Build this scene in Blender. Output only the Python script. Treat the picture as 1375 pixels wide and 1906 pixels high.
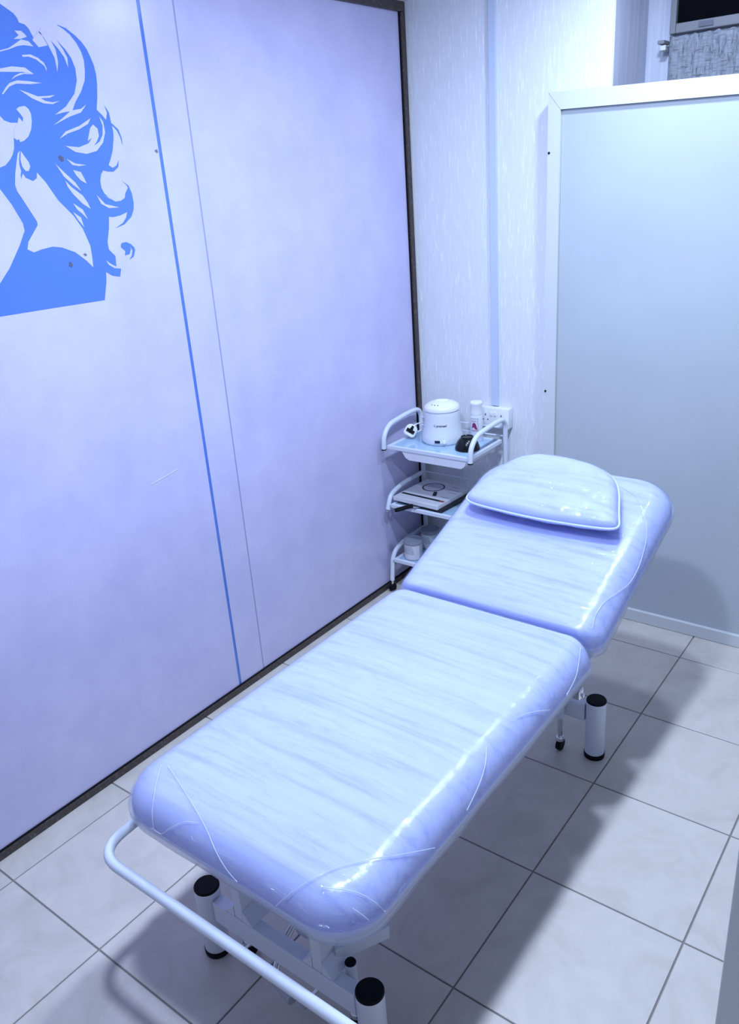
import bpy, bmesh, math, random
from mathutils import Vector, Matrix, noise
from mathutils.bvhtree import BVHTree
PI = math.pi
R = math.radians
rnd = random.Random(7)
for o in list(bpy.data.objects):
    bpy.data.objects.remove(o, do_unlink=True)
scene = bpy.context.scene
C = scene.collection

# ------------------------------------------------------------------ camera
F_PX = 1512.24
YAW, PITCH, ROLL = -0.671072, 0.387666, 0.0724837
CAM = Vector((0.7422, -2.7687, 1.7638))
fw = Vector((math.sin(YAW)*math.cos(PITCH), math.cos(YAW)*math.cos(PITCH), -math.sin(PITCH)))
rt = fw.cross(Vector((0, 0, 1))).normalized()
dn = fw.cross(rt)
rr = math.cos(ROLL)*rt + math.sin(ROLL)*dn
dd = -math.sin(ROLL)*rt + math.cos(ROLL)*dn
cd = bpy.data.cameras.new('camera')
cd.sensor_fit = 'VERTICAL'; cd.sensor_height = 36.0; cd.lens = F_PX*36.0/1906.0
cd.clip_start = 0.02
cam = bpy.data.objects.new('camera', cd); C.objects.link(cam)
up = -dd; bk = -fw
cam.matrix_world = Matrix(((rr.x, up.x, bk.x, CAM.x), (rr.y, up.y, bk.y, CAM.y), (rr.z, up.z, bk.z, CAM.z), (0, 0, 0, 1)))
scene.camera = cam

# ------------------------------------------------------------------ world, lights, exposure
w = bpy.data.worlds.new('world'); scene.world = w; w.use_nodes = True
w.node_tree.nodes['Background'].inputs[0].default_value = (0.55, 0.68, 1.0, 1)
w.node_tree.nodes['Background'].inputs[1].default_value = 0.02
LIGHT_COL = (0.55, 0.69, 0.96)
CEIL = 2.53
def downlight(loc, watts, size=0.14):
    l = bpy.data.lights.new('ceiling_downlight', 'AREA'); l.shape = 'DISK'; l.size = size
    l.energy = watts; l.color = LIGHT_COL
    o = bpy.data.objects.new('ceiling_downlight', l); C.objects.link(o); o.location = loc
    return o
downlight((-0.16, -0.24, CEIL-0.03), 10.5)
downlight((-0.16, -1.02, CEIL-0.03), 23)
downlight((-0.18, -1.92, CEIL-0.03), 25)
vs = scene.view_settings
vs.view_transform = 'Standard'; vs.look = 'None'; vs.gamma = 1.0; vs.use_curve_mapping = False
vs.exposure = 0.5

# ------------------------------------------------------------------ materials
def mat(name, col, rough=0.5, metal=0.0, spec=0.5, coat=0.0, coat_rough=0.1, alpha=1.0, trans=0.0, ior=1.45):
    m = bpy.data.materials.new(name); m.use_nodes = True
    b = m.node_tree.nodes['Principled BSDF']
    b.inputs['Base Color'].default_value = (*col, 1)
    b.inputs['Roughness'].default_value = rough
    b.inputs['Metallic'].default_value = metal
    b.inputs['Specular IOR Level'].default_value = spec
    b.inputs['Coat Weight'].default_value = coat
    b.inputs['Coat Roughness'].default_value = coat_rough
    b.inputs['Alpha'].default_value = alpha
    b.inputs['Transmission Weight'].default_value = trans
    b.inputs['IOR'].default_value = ior
    return m
def nd(m, t): return m.node_tree.nodes.new(t)
def lk(m, a, b): m.node_tree.links.new(a, b)
def bsdf(m): return m.node_tree.nodes['Principled BSDF']
def coords(m, scale, kind='Object', rot=(0, 0, 0)):
    tc = nd(m, 'ShaderNodeTexCoord'); mp = nd(m, 'ShaderNodeMapping')
    mp.inputs['Scale'].default_value = scale; mp.inputs['Rotation'].default_value = rot
    lk(m, tc.outputs[kind], mp.inputs['Vector']); return mp.outputs['Vector']
def noise_tex(m, vec, scale, detail=4, rough=0.5, dist=0.0):
    n = nd(m, 'ShaderNodeTexNoise'); n.inputs['Scale'].default_value = scale
    n.inputs['Detail'].default_value = detail; n.inputs['Roughness'].default_value = rough
    n.inputs['Distortion'].default_value = dist
    lk(m, vec, n.inputs['Vector']); return n.outputs['Fac']
def ramp(m, fac, stops):
    r = nd(m, 'ShaderNodeValToRGB'); e = r.color_ramp.elements
    while len(e) < len(stops): e.new(0.5)
    for el, (p, c) in zip(e, stops):
        el.position = p; el.color = (*c, 1)
    lk(m, fac, r.inputs['Fac']); return r.outputs['Color']
def bump(m, h, strength, dist, target=None, prev=None):
    b = nd(m, 'ShaderNodeBump'); b.inputs['Strength'].default_value = strength
    b.inputs['Distance'].default_value = dist; lk(m, h, b.inputs['Height'])
    if prev: lk(m, prev, b.inputs['Normal'])
    if target is not None: lk(m, b.outputs['Normal'], target)
    return b.outputs['Normal']

M = {}
# floor tile: warm grey marbled ceramic
m = M['tile'] = mat('beige_tile', (0.7, 0.66, 0.62), 0.32, spec=0.4)
v = coords(m, (1, 1, 1))
oi = nd(m, 'ShaderNodeObjectInfo')
va = nd(m, 'ShaderNodeVectorMath'); va.operation = 'MULTIPLY_ADD'
cb = nd(m, 'ShaderNodeCombineXYZ')
for k in range(3): lk(m, oi.outputs['Random'], cb.inputs[k])
va.inputs[1].default_value = (9, 9, 9); lk(m, cb.outputs[0], va.inputs[0]); lk(m, v, va.inputs[2])
n1 = noise_tex(m, va.outputs[0], 7, 8, 0.62, 0.9)
c1 = ramp(m, n1, [(0.3, (0.55, 0.50, 0.44)), (0.5, (0.62, 0.565, 0.505)), (0.72, (0.68, 0.615, 0.55))])
lk(m, c1, bsdf(m).inputs['Base Color'])
n2 = noise_tex(m, va.outputs[0], 40, 6, 0.6, 0.5)
bump(m, n2, 0.15, 0.002, bsdf(m).inputs['Normal'])
M['grout'] = mat('grout', (0.26, 0.24, 0.23), 0.9)
# wallpaper with short vertical streaks, glints put in as their paler colour
m = M['wallpaper'] = mat('wallpaper', (0.80, 0.80, 0.80), 0.42, spec=0.5)
v = coords(m, (210, 210, 16)); n1 = noise_tex(m, v, 1.0, 2, 0.6)
c1 = ramp(m, n1, [(0.40, (0.77, 0.78, 0.80)), (0.60, (0.80, 0.81, 0.83)), (0.72, (0.95, 0.96, 0.96))])
lk(m, c1, bsdf(m).inputs['Base Color'])
bump(m, n1, 0.2, 0.002, bsdf(m).inputs['Normal'])
# plain paint
m = M['paint'] = mat('white_paint', (0.72, 0.72, 0.72), 0.6)
n1 = noise_tex(m, coords(m, (1, 1, 1)), 60, 4); bump(m, n1, 0.08, 0.002, bsdf(m).inputs['Normal'])
M['far_paint'] = mat('grey_paint', (0.50, 0.50, 0.51), 0.6)
# wallpaper in the alcove, its bluish shade put into the colour
m = M['alcove'] = mat('shaded_alcove_paper', (0.5, 0.5, 0.6), 0.6)
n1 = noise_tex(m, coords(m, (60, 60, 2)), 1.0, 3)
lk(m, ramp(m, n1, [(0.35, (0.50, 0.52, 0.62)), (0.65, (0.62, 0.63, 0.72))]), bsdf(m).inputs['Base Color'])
# partition panel and its frame
m = M['panel'] = mat('grey_white_laminate', (0.66, 0.69, 0.70), 0.38, spec=0.35)
n1 = noise_tex(m, coords(m, (1, 1, 1)), 2.5, 3)
lk(m, ramp(m, n1, [(0.3, (0.48, 0.52, 0.54)), (0.7, (0.52, 0.56, 0.575))]), bsdf(m).inputs['Base Color'])
m = M['panel_frame'] = mat('white_aluminium_frame', (0.66, 0.68, 0.67), 0.3)
n1 = noise_tex(m, coords(m, (1, 1, 1)), 30, 3); bump(m, n1, 0.03, 0.001, bsdf(m).inputs['Normal'])
# frosted film on glass
m = M['frost'] = mat('frosted_film', (0.58, 0.58, 0.80), 0.24, spec=0.42)
v = coords(m, (1, 1, 1))
n1 = noise_tex(m, v, 5, 5, 0.6)
n3 = noise_tex(m, v, 120, 3, 0.6)
mx = nd(m, 'ShaderNodeMath'); mx.operation = 'MULTIPLY_ADD'; mx.inputs[1].default_value = 0.25
lk(m, n3, mx.inputs[0]); lk(m, n1, mx.inputs[2])
lk(m, ramp(m, mx.outputs[0], [(0.40, (0.53, 0.508, 0.73)), (0.85, (0.63, 0.60, 0.81))]), bsdf(m).inputs['Base Color'])
b1 = bump(m, n3, 0.04, 0.001, bsdf(m).inputs['Normal'])
m = M['blue_glass'] = mat('blue_tinted_glass', (0.15, 0.30, 0.80), 0.12, spec=0.55)
n1 = noise_tex(m, coords(m, (1, 1, 1)), 2, 3)
lk(m, ramp(m, n1, [(0.3, (0.085, 0.19, 0.58)), (0.7, (0.105, 0.22, 0.64))]), bsdf(m).inputs['Base Color'])
m = M['seam'] = mat('seam_line', (0.34, 0.34, 0.52), 0.4)
m = M['brown'] = mat('dark_brown_frame', (0.055, 0.042, 0.04), 0.4)
n1 = noise_tex(m, coords(m, (1, 1, 1)), 90, 5, 0.7)
lk(m, ramp(m, n1, [(0.45, (0.05, 0.038, 0.036)), (0.62, (0.085, 0.065, 0.058)), (0.74, (0.30, 0.27, 0.25))]), bsdf(m).inputs['Base Color'])
M['sealant'] = mat('white_sealant', (0.8, 0.8, 0.8), 0.6)
# steel, chrome, plastics
m = M['steel'] = mat('white_powder_coat', (0.72, 0.76, 0.84), 0.3, coat=0.2)
n1 = noise_tex(m, coords(m, (1, 1, 1)), 250, 3); bump(m, n1, 0.04, 0.0005, bsdf(m).inputs['Normal'])
M['chrome'] = mat('chrome', (0.75, 0.77, 0.8), 0.12, metal=1.0)
M['black'] = mat('black_plastic', (0.008, 0.008, 0.011), 0.55, spec=0.12)
M['black_gloss'] = mat('black_glossy_plastic', (0.006, 0.006, 0.008), 0.22, spec=0.4)
M['white_plastic'] = mat('white_plastic', (0.78, 0.80, 0.85), 0.3)
M['white_bright'] = mat('bright_white_plastic', (0.88, 0.89, 0.88), 0.25)
M['clear_grey'] = mat('grey_translucent_plastic', (0.45, 0.47, 0.52), 0.25)
M['red'] = mat('red_plastic', (0.35, 0.03, 0.03), 0.4)
M['screen'] = mat('dark_display', (0.01, 0.018, 0.035), 0.2)
M['shelf_glass'] = mat('blue_white_shelf', (0.42, 0.58, 0.74), 0.12, spec=0.6)
M['ink'] = mat('black_ink', (0.012, 0.013, 0.02), 0.5)
M['red_ink'] = mat('red_ink', (0.4, 0.05, 0.06), 0.5)
M['grey_ink'] = mat('grey_ink', (0.30, 0.31, 0.36), 0.5)
M['rose_ink'] = mat('rose_ink', (0.26, 0.03, 0.13), 0.5)
M['pink_ink'] = mat('pink_ink', (0.62, 0.35, 0.5), 0.5)
M['teal_ink'] = mat('teal_ink', (0.10, 0.18, 0.18), 0.5)
M['paper'] = mat('white_card', (0.70, 0.70, 0.74), 0.45)
M['grey_paper'] = mat('grey_print', (0.50, 0.51, 0.60), 0.4)
M['lid_grey'] = mat('grey_plastic_lid', (0.30, 0.32, 0.38), 0.35)
M['trunk_plastic'] = mat('shaded_white_plastic', (0.58, 0.64, 0.78), 0.35)  # white trunking, its bluish shading put into the colour
M['smudge'] = mat('grey_dirt', (0.16, 0.16, 0.20), 0.8, alpha=0.45)
M['clear_tip'] = mat('clear_plastic', (0.75, 0.78, 0.85), 0.15, alpha=0.55)
M['window_frame'] = mat('grey_window_frame', (0.24, 0.24, 0.26), 0.5)
M['night_glass'] = mat('black_night_pane', (0.002, 0.002, 0.004), 0.08, spec=0.15)
# vinyl upholstery
m = M['vinyl'] = mat('pale_blue_white_vinyl', (0.70, 0.76, 0.95), 0.4, spec=0.4)
n1 = noise_tex(m, coords(m, (1.8, 44, 44), rot=(0, 0, 0.06)), 1.0, 5, 0.62, 0.3)
lk(m, ramp(m, n1, [(0.34, (0.44, 0.483, 0.78)), (0.47, (0.52, 0.555, 0.84)), (0.62, (0.55, 0.59, 0.87))]), bsdf(m).inputs['Base Color'])
bsdf(m).inputs['Subsurface Weight'].default_value = 0.7
bsdf(m).inputs['Subsurface Radius'].default_value = (0.75, 0.85, 1.0)
bsdf(m).inputs['Subsurface Scale'].default_value = 0.06
m = M['piping'] = mat('vinyl_piping', (0.60, 0.66, 0.84), 0.3)
# cling film: clear, glossy, wrinkled
def film(name, scale, strength, dist, extra=None, crease=(12, 110, 110)):
    m = bpy.data.materials.new(name); m.use_nodes = True
    nt = m.node_tree; nt.nodes.clear()
    out = nd(m, 'ShaderNodeOutputMaterial'); mix = nd(m, 'ShaderNodeMixShader')
    tr = nd(m, 'ShaderNodeBsdfTransparent'); gl = nd(m, 'ShaderNodeBsdfGlossy')
    tr.inputs[0].default_value = (0.97, 0.98, 1.0, 1)
    gl.inputs['Roughness'].default_value = 0.035; gl.inputs['Color'].default_value = (1, 1, 1, 1)
    fr = nd(m, 'ShaderNodeFresnel'); fr.inputs['IOR'].default_value = 1.5
    v = coords(m, scale); h = noise_tex(m, v, 1.0, 4, 0.6, 0.4)
    n = bump(m, h, strength, dist)
    if extra:
        h2 = noise_tex(m, coords(m, extra[0], rot=extra[3]), 1.0, 2, 0.5, 1.2)
        n = bump(m, h2, extra[1], extra[2], prev=n)
    # sparse sharp creases that catch the lamps
    hc = noise_tex(m, coords(m, crease, rot=(0, 0, .12)), 1.0, 3, 0.55, 0.8)
    rc = ramp(m, hc, [(0.0, (0, 0, 0)), (0.560, (0, 0, 0)), (0.600, (1, 1, 1)), (0.640, (0, 0, 0))])
    n = bump(m, rc, 1.0, 0.005, prev=n)
    lk(m, n, gl.inputs['Normal']); lk(m, n, fr.inputs['Normal'])
    mn = nd(m, 'ShaderNodeMath'); mn.operation = 'MINIMUM'; mn.inputs[1].default_value = 0.16
    lk(m, fr.outputs[0], mn.inputs[0]); lk(m, mn.outputs[0], mix.inputs[0]); lk(m, tr.outputs[0], mix.inputs[1]); lk(m, gl.outputs[0], mix.inputs[2])
    lk(m, mix.outputs[0], out.inputs['Surface'])
    return m
M['film'] = film('cling_film', (14, 120, 120), 0.7, 0.0026, ((11, 36, 36), 0.32, 0.005, (0, 0, 0.22)))
M['pillow_film'] = film('crumpled_cling_film', (26, 40, 40), 0.8, 0.006, ((11, 16, 16), 0.9, 0.02, (0.4, 0.3, 0.9)), (22, 34, 34))
# film hanging free at the hem: slightly milky
m = bpy.data.materials.new('milky_film'); m.use_nodes = True; m.node_tree.nodes.clear(); M['hem'] = m
out = nd(m, 'ShaderNodeOutputMaterial'); mix = nd(m, 'ShaderNodeMixShader'); tr = nd(m, 'ShaderNodeBsdfTransparent')
pb = nd(m, 'ShaderNodeBsdfPrincipled'); pb.inputs['Base Color'].default_value = (0.75, 0.8, 0.97, 1); pb.inputs['Roughness'].default_value = 0.2
mix.inputs[0].default_value = 0.5
lk(m, tr.outputs[0], mix.inputs[1]); lk(m, pb.outputs[0], mix.inputs[2]); lk(m, mix.outputs[0], out.inputs['Surface'])
M['film_edge'] = mat('film_edge', (0.80, 0.86, 1.0), 0.12, coat=0.5, alpha=0.55)
# curtain
m = M['curtain'] = mat('grey_printed_cloth', (0.2, 0.22, 0.26), 0.9)
n1 = noise_tex(m, coords(m, (22, 4, 160)), 1.0, 4, 0.7)
n2 = noise_tex(m, coords(m, (150, 20, 26)), 1.0, 4, 0.7)
mm = nd(m, 'ShaderNodeMath'); mm.operation = 'MINIMUM'; lk(m, n1, mm.inputs[0]); lk(m, n2, mm.inputs[1])
lk(m, ramp(m, mm.outputs[0], [(0.34, (0.11, 0.125, 0.15)), (0.43, (0.24, 0.26, 0.29)), (0.56, (0.33, 0.35, 0.39))]), bsdf(m).inputs['Base Color'])

# ------------------------------------------------------------------ mesh helpers
def mesh_obj(name, bm, m, parent=None, smooth=False, angle=40):
    bmesh.ops.recalc_face_normals(bm, faces=bm.faces[:])
    me = bpy.data.meshes.new(name); bm.to_mesh(me); bm.free()
    if m: me.materials.append(m if not isinstance(m, str) else M[m])
    if smooth:
        me.polygons.foreach_set('use_smooth', [True]*len(me.polygons))
        me.set_sharp_from_angle(angle=R(angle))
    o = bpy.data.objects.new(name, me); C.objects.link(o)
    if parent: o.parent = parent
    return o
def tag(o, label, cat, group=None):
    o['label'] = label; o['category'] = cat
    if group: o['group'] = group
    return o
def struct(o, label=None):
    o['kind'] = 'structure'
    if label: o['label'] = label
    return o
def empty(name, loc=(0, 0, 0), rz=0):
    o = bpy.data.objects.new(name, None); C.objects.link(o); o.location = loc; o.rotation_euler = (0, 0, rz)
    o.empty_display_size = 0.05
    return o
def box(bm, x0, x1, y0, y1, z0, z1, bev=0.0, seg=2, mtx=None):
    n = bmesh.new()
    bmesh.ops.create_cube(n, size=1.0)
    for vv in n.verts:
        vv.co = Vector((x0+(vv.co.x+.5)*(x1-x0), y0+(vv.co.y+.5)*(y1-y0), z0+(vv.co.z+.5)*(z1-z0)))
    if bev > 0:
        bmesh.ops.bevel(n, geom=n.edges[:], offset=bev, segments=seg, profile=0.5, affect='EDGES')
    join(bm, n, mtx)
    return bm
def join(bm, n, mtx=None):
    mp = {}
    n.verts.index_update()
    for vv in n.verts:
        mp[vv.index] = bm.verts.new(mtx @ vv.co if mtx else vv.co)
    for f in n.faces:
        try: bm.faces.new([mp[vv.index] for vv in f.verts])
        except ValueError: pass
    n.free()
def nb(): return bmesh.new()
def bx(*a, **k): return box(bmesh.new(), *a, **k)
def fillet(pts, r, n=6):
    pts = [Vector(p) for p in pts]; out = [pts[0]]
    for i in range(1, len(pts)-1):
        p, a, b = pts[i], pts[i-1], pts[i+1]
        ri = r[i] if isinstance(r, (list, tuple)) else r
        d1 = (a-p); d2 = (b-p); l = min(ri, d1.length*.49, d2.length*.49)
        s, e = p+d1.normalized()*l, p+d2.normalized()*l
        for k in range(n+1):
            t = k/n; out.append((1-t)**2*s + 2*t*(1-t)*p + t*t*e)
    out.append(pts[-1]); return out
def tube(bm, pts, r, seg=12, cap=True):
    pts = [Vector(p) for p in pts]
    q = [pts[0]]
    for p in pts[1:]:
        if (p-q[-1]).length > 1e-6: q.append(p)
    pts = q
    rings = []; nrm = None
    for i, p in enumerate(pts):
        t = (pts[min(i+1, len(pts)-1)]-pts[max(i-1, 0)]).normalized()
        if nrm is None:
            nrm = t.orthogonal().normalized()
        else:
            nrm = (nrm - t*nrm.dot(t)).normalized()
        bi = t.cross(nrm)
        rad = r[i] if isinstance(r, (list, tuple)) else r
        rings.append([bm.verts.new(p + rad*(math.cos(2*PI*k/seg)*nrm + math.sin(2*PI*k/seg)*bi)) for k in range(seg)])
    for a, b in zip(rings, rings[1:]):
        for k in range(seg):
            bm.faces.new((a[k], a[(k+1) % seg], b[(k+1) % seg], b[k]))
    if cap:
        bm.faces.new(rings[0][::-1]); bm.faces.new(rings[-1])
    return bm
def lathe(bm, prof, seg=32, c=(0, 0, 0), sx=1, sy=1):
    rings = []
    for r, z in prof:
        if r < 1e-6: rings.append([bm.verts.new((c[0], c[1], c[2]+z))])
        else: rings.append([bm.verts.new((c[0]+sx*r*math.cos(2*PI*k/seg), c[1]+sy*r*math.sin(2*PI*k/seg), c[2]+z)) for k in range(seg)])
    for a, b in zip(rings, rings[1:]):
        for k in range(seg):
            k2 = (k+1) % seg
            if len(a) == 1 and len(b) == 1: continue
            if len(a) == 1: bm.faces.new((a[0], b[k2], b[k]))
            elif len(b) == 1: bm.faces.new((a[k], a[k2], b[0]))
            else: bm.faces.new((a[k], a[k2], b[k2], b[k]))
    if len(rings[0]) > 1: bm.faces.new(rings[0][::-1])
    if len(rings[-1]) > 1: bm.faces.new(rings[-1])
    return bm
def prism(bm, poly, mk, t0, t1):
    """poly: 2d points; mk(u, v, t) -> 3d"""
    a = [bm.verts.new(mk(u, v, t0)) for u, v in poly]; b = [bm.verts.new(mk(u, v, t1)) for u, v in poly]
    n = len(poly)
    bm.faces.new(a[::-1]); bm.faces.new(b)
    for k in range(n): bm.faces.new((a[k], a[(k+1) % n], b[(k+1) % n], b[k]))
    return bm

# ------------------------------------------------------------------ room shell
XG = -1.305          # glass face
YW = 0.240          # back wall face
X1, Y0, Y2 = 2.2, -4.25, 0.55
floor = struct(mesh_obj('floor', bx(XG-0.1, X1+.1, Y0-.1, Y2+.1, -0.05, -0.0035), 'grout'), 'grey grout bed under pale beige floor tiles')
TX, TY, G = 0.4, 0.41211, 0.0022
def tile_mesh(wx, wy):
    b = bx(0, wx, 0, wy, -0.02, 0, bev=0.0012, seg=1)
    me = bpy.data.meshes.new('tile'); bmesh.ops.recalc_face_normals(b, faces=b.faces[:]); b.to_mesh(me); b.free(); me.materials.append(M['tile']); return me
tcache = {}
xs = [XG] + [k*TX for k in range(-3, 6)] + [X1]
ys = [Y0] + [k*TY for k in range(-10, 1)] + [YW]
for i in range(len(xs)-1):
    for j in range(len(ys)-1):
        wx, wy = xs[i+1]-xs[i]-2*G, ys[j+1]-ys[j]-2*G
        if wx < 0.02 or wy < 0.02: continue
        key = (round(wx, 4), round(wy, 4))
        if key not in tcache: tcache[key] = tile_mesh(wx, wy)
        o = bpy.data.objects.new('tile', tcache[key]); C.objects.link(o)
        o.location = (xs[i]+G, ys[j]+G, 0); o.parent = floor
struct(mesh_obj('ceiling', bx(XG-.1, X1+.1, Y0-.1, Y2+.1, CEIL, CEIL+.05), 'paint'), 'flat white ceiling')
struct(mesh_obj('wall_right', bx(X1, X1+.1, Y0, Y2+.1, -0.003, CEIL), 'far_paint'), 'plain grey wall on the right of the room')
struct(mesh_obj('wall_front', bx(XG-.1, X1+.1, Y0-.1, Y0, -0.003, CEIL), 'far_paint'), 'plain grey wall behind the viewer')
# back wall: papered pier on the left, window alcove, pier on the right
XP = -0.457; XR = 0.13
wb = struct(mesh_obj('wall_back', bx(XG-.1, XP, YW, Y2+.1, -0.003, CEIL), 'wallpaper'), 'white wallpapered wall with fine painted vertical glints behind the trolley')
struct(mesh_obj('wall_pier', bx(XR, X1, YW, Y2+.1, -0.003, CEIL), 'wallpaper'), 'white wallpapered pier right of the window alcove')
wa = struct(mesh_obj('wall_alcove', bx(XP, XR, Y2, Y2+.1, -0.003, CEIL), 'alcove'), 'back of the window alcove above the partition, shade put into its colour')
mesh_obj('shaded_return', bx(XP, XP+.003, YW+.004, Y2, 0, CEIL), 'alcove', wa)  # thin sheet over the pier's return face, shade put into its colour
# window in the alcove
WX0, WX1, WZ0 = -0.366, 0.10, 2.165
win = struct(empty('window_1', (WX0, Y2, WZ0)), 'window with black night pane in grey frame above the curtain')
def wpart(n, b, m): 
    o = mesh_obj(n, b, m); o.parent = win; o.matrix_parent_inverse = Matrix.Translation((-WX0, -Y2, -WZ0)); return o
wpart('window_pane', bx(WX0+.02, WX1-.02, Y2-.012, Y2-.006, WZ0+.03, CEIL-.05), 'night_glass')
wpart('window_frame', bx(WX0, WX0+.021, Y2-.03, Y2-.0005, WZ0, CEIL-.03, bev=.003), 'window_frame')
wpart('window_frame', bx(WX1-.021, WX1, Y2-.03, Y2-.0005, WZ0, CEIL-.03, bev=.003), 'window_frame')
wpart('window_frame', bx(WX0+.0215, WX1-.0215, Y2-.03, Y2-.0005, WZ0, WZ0+.031, bev=.003), 'window_frame')
wpart('window_frame', bx(WX0+.0215, WX1-.0215, Y2-.03, Y2-.0005, CEIL-.06, CEIL-.03, bev=.003), 'window_frame')
wpart('window_frame', bx(WX0, WX0+.012, Y2-.02, Y2-.0005, 1.35, WZ0-.02, bev=.002), 'window_frame')
b = nb(); box(b, WX0+.10, WX0+.15, Y2-.034, Y2-.0302, WZ0+.008, WZ0+.026, bev=.001); wpart('latch', b, 'chrome')
# curtain on its rod
b = nb(); NX, NZ = 90, 40; cx0, cx1, cz0, cz1 = -0.352, 0.09, 1.15, 2.152
grid = []
for j in range(NZ+1):
    row = []
    for i in range(NX+1):
        u, vv = i/NX, j/NZ; x = cx0+u*(cx1-cx0); z = cz0+vv*(cz1-cz0)
        amp = 0.006 - 0.002*vv
        y = Y2-.062 + amp*math.sin(u*2*PI*17 + 1.1*math.sin(5*u+2*vv)) + 0.004*math.sin(u*37+3*vv)
        if j == NZ: z += 0.002*math.sin(u*2*PI*17)+0.0025*math.sin(u*71)
        row.append(b.verts.new((x, y, z)))
    grid.append(row)
for j in range(NZ):
    for i in range(NX):
        b.faces.new((grid[j][i], grid[j][i+1], grid[j+1][i+1], grid[j+1][i]))
cur = mesh_obj('curtain', b, 'curtain', smooth=True, angle=80)
so = cur.modifiers.new('thick', 'SOLIDIFY'); so.thickness = 0.0015
tag(cur, 'grey patterned gathered curtain hanging below the black window pane', 'curtain')
rod = empty('curtain_rod', (-0.39, Y2-.045, 2.13))
def under(o, root):
    o.parent = root; o.matrix_parent_inverse = root.matrix_basis.inverted(); return o
under(mesh_obj('rod', tube(nb(), [(-0.385, Y2-.045, 2.128), (0.105, Y2-.045, 2.128)], .0035, 8), 'window_frame', smooth=True), rod)
under(mesh_obj('bracket', bx(-.392, -.368, Y2-.07, Y2-.0005, 2.135, 2.147, bev=.002), 'window_frame'), rod)
under(mesh_obj('bracket', bx(-.385, -.365, Y2-.06, Y2-.0005, 2.115, 2.132, bev=.002), 'paint'), rod)
tag(rod, 'thin grey curtain rod with bracket at the window side', 'curtain rod')

# ------------------------------------------------------------------ glazed wall on the left
gw = struct(mesh_obj('wall_left', bx(XG-.012, XG-.0012, Y0, .222, 0.0, 2.37), 'blue_glass'), 'tall blue tinted glass wall covered with frosted film')
FT, FB = 2.357, 0.022
# frosted film sheets with a clear gap between the first two and a thin seam line
mesh_obj('frosted_film', bx(XG-.0011, XG, Y0+.01, -1.0560, FB, FT), 'frost', gw)
mesh_obj('frosted_film', bx(XG-.0011, XG, -1.0440, -0.9258, FB, FT), 'frost', gw)
mesh_obj('frosted_film', bx(XG-.0011, XG, -0.9199, 0.212, FB, FT), 'frost', gw)
mesh_obj('film_seam', bx(XG-.0011, XG-.0004, -0.9257, -0.9200, FB, FT), 'seam', gw)
# dark brown frame
t1 = struct(mesh_obj('trim_1', bx(XG-.02, XG+.008, Y0, .2385, 0.0, 0.026, bev=.002), 'brown'), 'dark worn brown rail along the foot of the glass wall')
t2 = struct(mesh_obj('trim_2', bx(XG-.02, XG+.012, Y0, .2385, 2.350, 2.384, bev=.002), 'brown'), 'dark brown rail along the top of the glass wall')
t3 = struct(mesh_obj('trim_3', bx(XG-.02, XG+.012, .211, .2385, 0.027, 2.349, bev=.002), 'brown'), 'dark brown upright in the corner of the glass wall')
# beads along the glass edge of the frame
mesh_obj('glazing_bead', bx(XG+.0005, XG+.006, Y0, .2, 0.0265, 0.031), 'black', t1)
mesh_obj('glazing_bead', bx(XG+.0005, XG+.005, .2055, .2105, 0.034, 2.349), 'black', t3)
# ragged sealant between upright and wallpaper
b = nb(); z = 0.03; prev = None
while z < 2.36:
    wv = 0.003+0.006*abs(noise.noise(Vector((0, 3.1, z*21)))) + (0.005 if noise.noise(Vector((5, 0, z*9))) > .22 else 0)
    cur_ = [b.verts.new(p) for p in ((XG+.010+wv*.6, .2396, z), (XG+.0125+wv*1.8, .2396, z), (XG+.0125+wv*1.8, .2387, z), (XG+.010, .2387, z))]
    if prev:
        for k in range(4): b.faces.new((prev[k], prev[(k+1) % 4], cur_[(k+1) % 4], cur_[k]))
    prev = cur_; z += 0.012
mesh_obj('sealant_bead', b, 'sealant', t3)
struct(mesh_obj('wall_fascia', bx(XG-.1, XG+.012, Y0, .2395, 2.385, CEIL-.001), 'paint'), 'white fascia above the glass wall')
mesh_obj('cable_stub', tube(nb(), [(XG+.016, .19, 2.388), (XG+.05, .220, 2.392), (XG+.085, .236, 2.398)], .0025, 6), 'white_plastic', t2)

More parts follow.
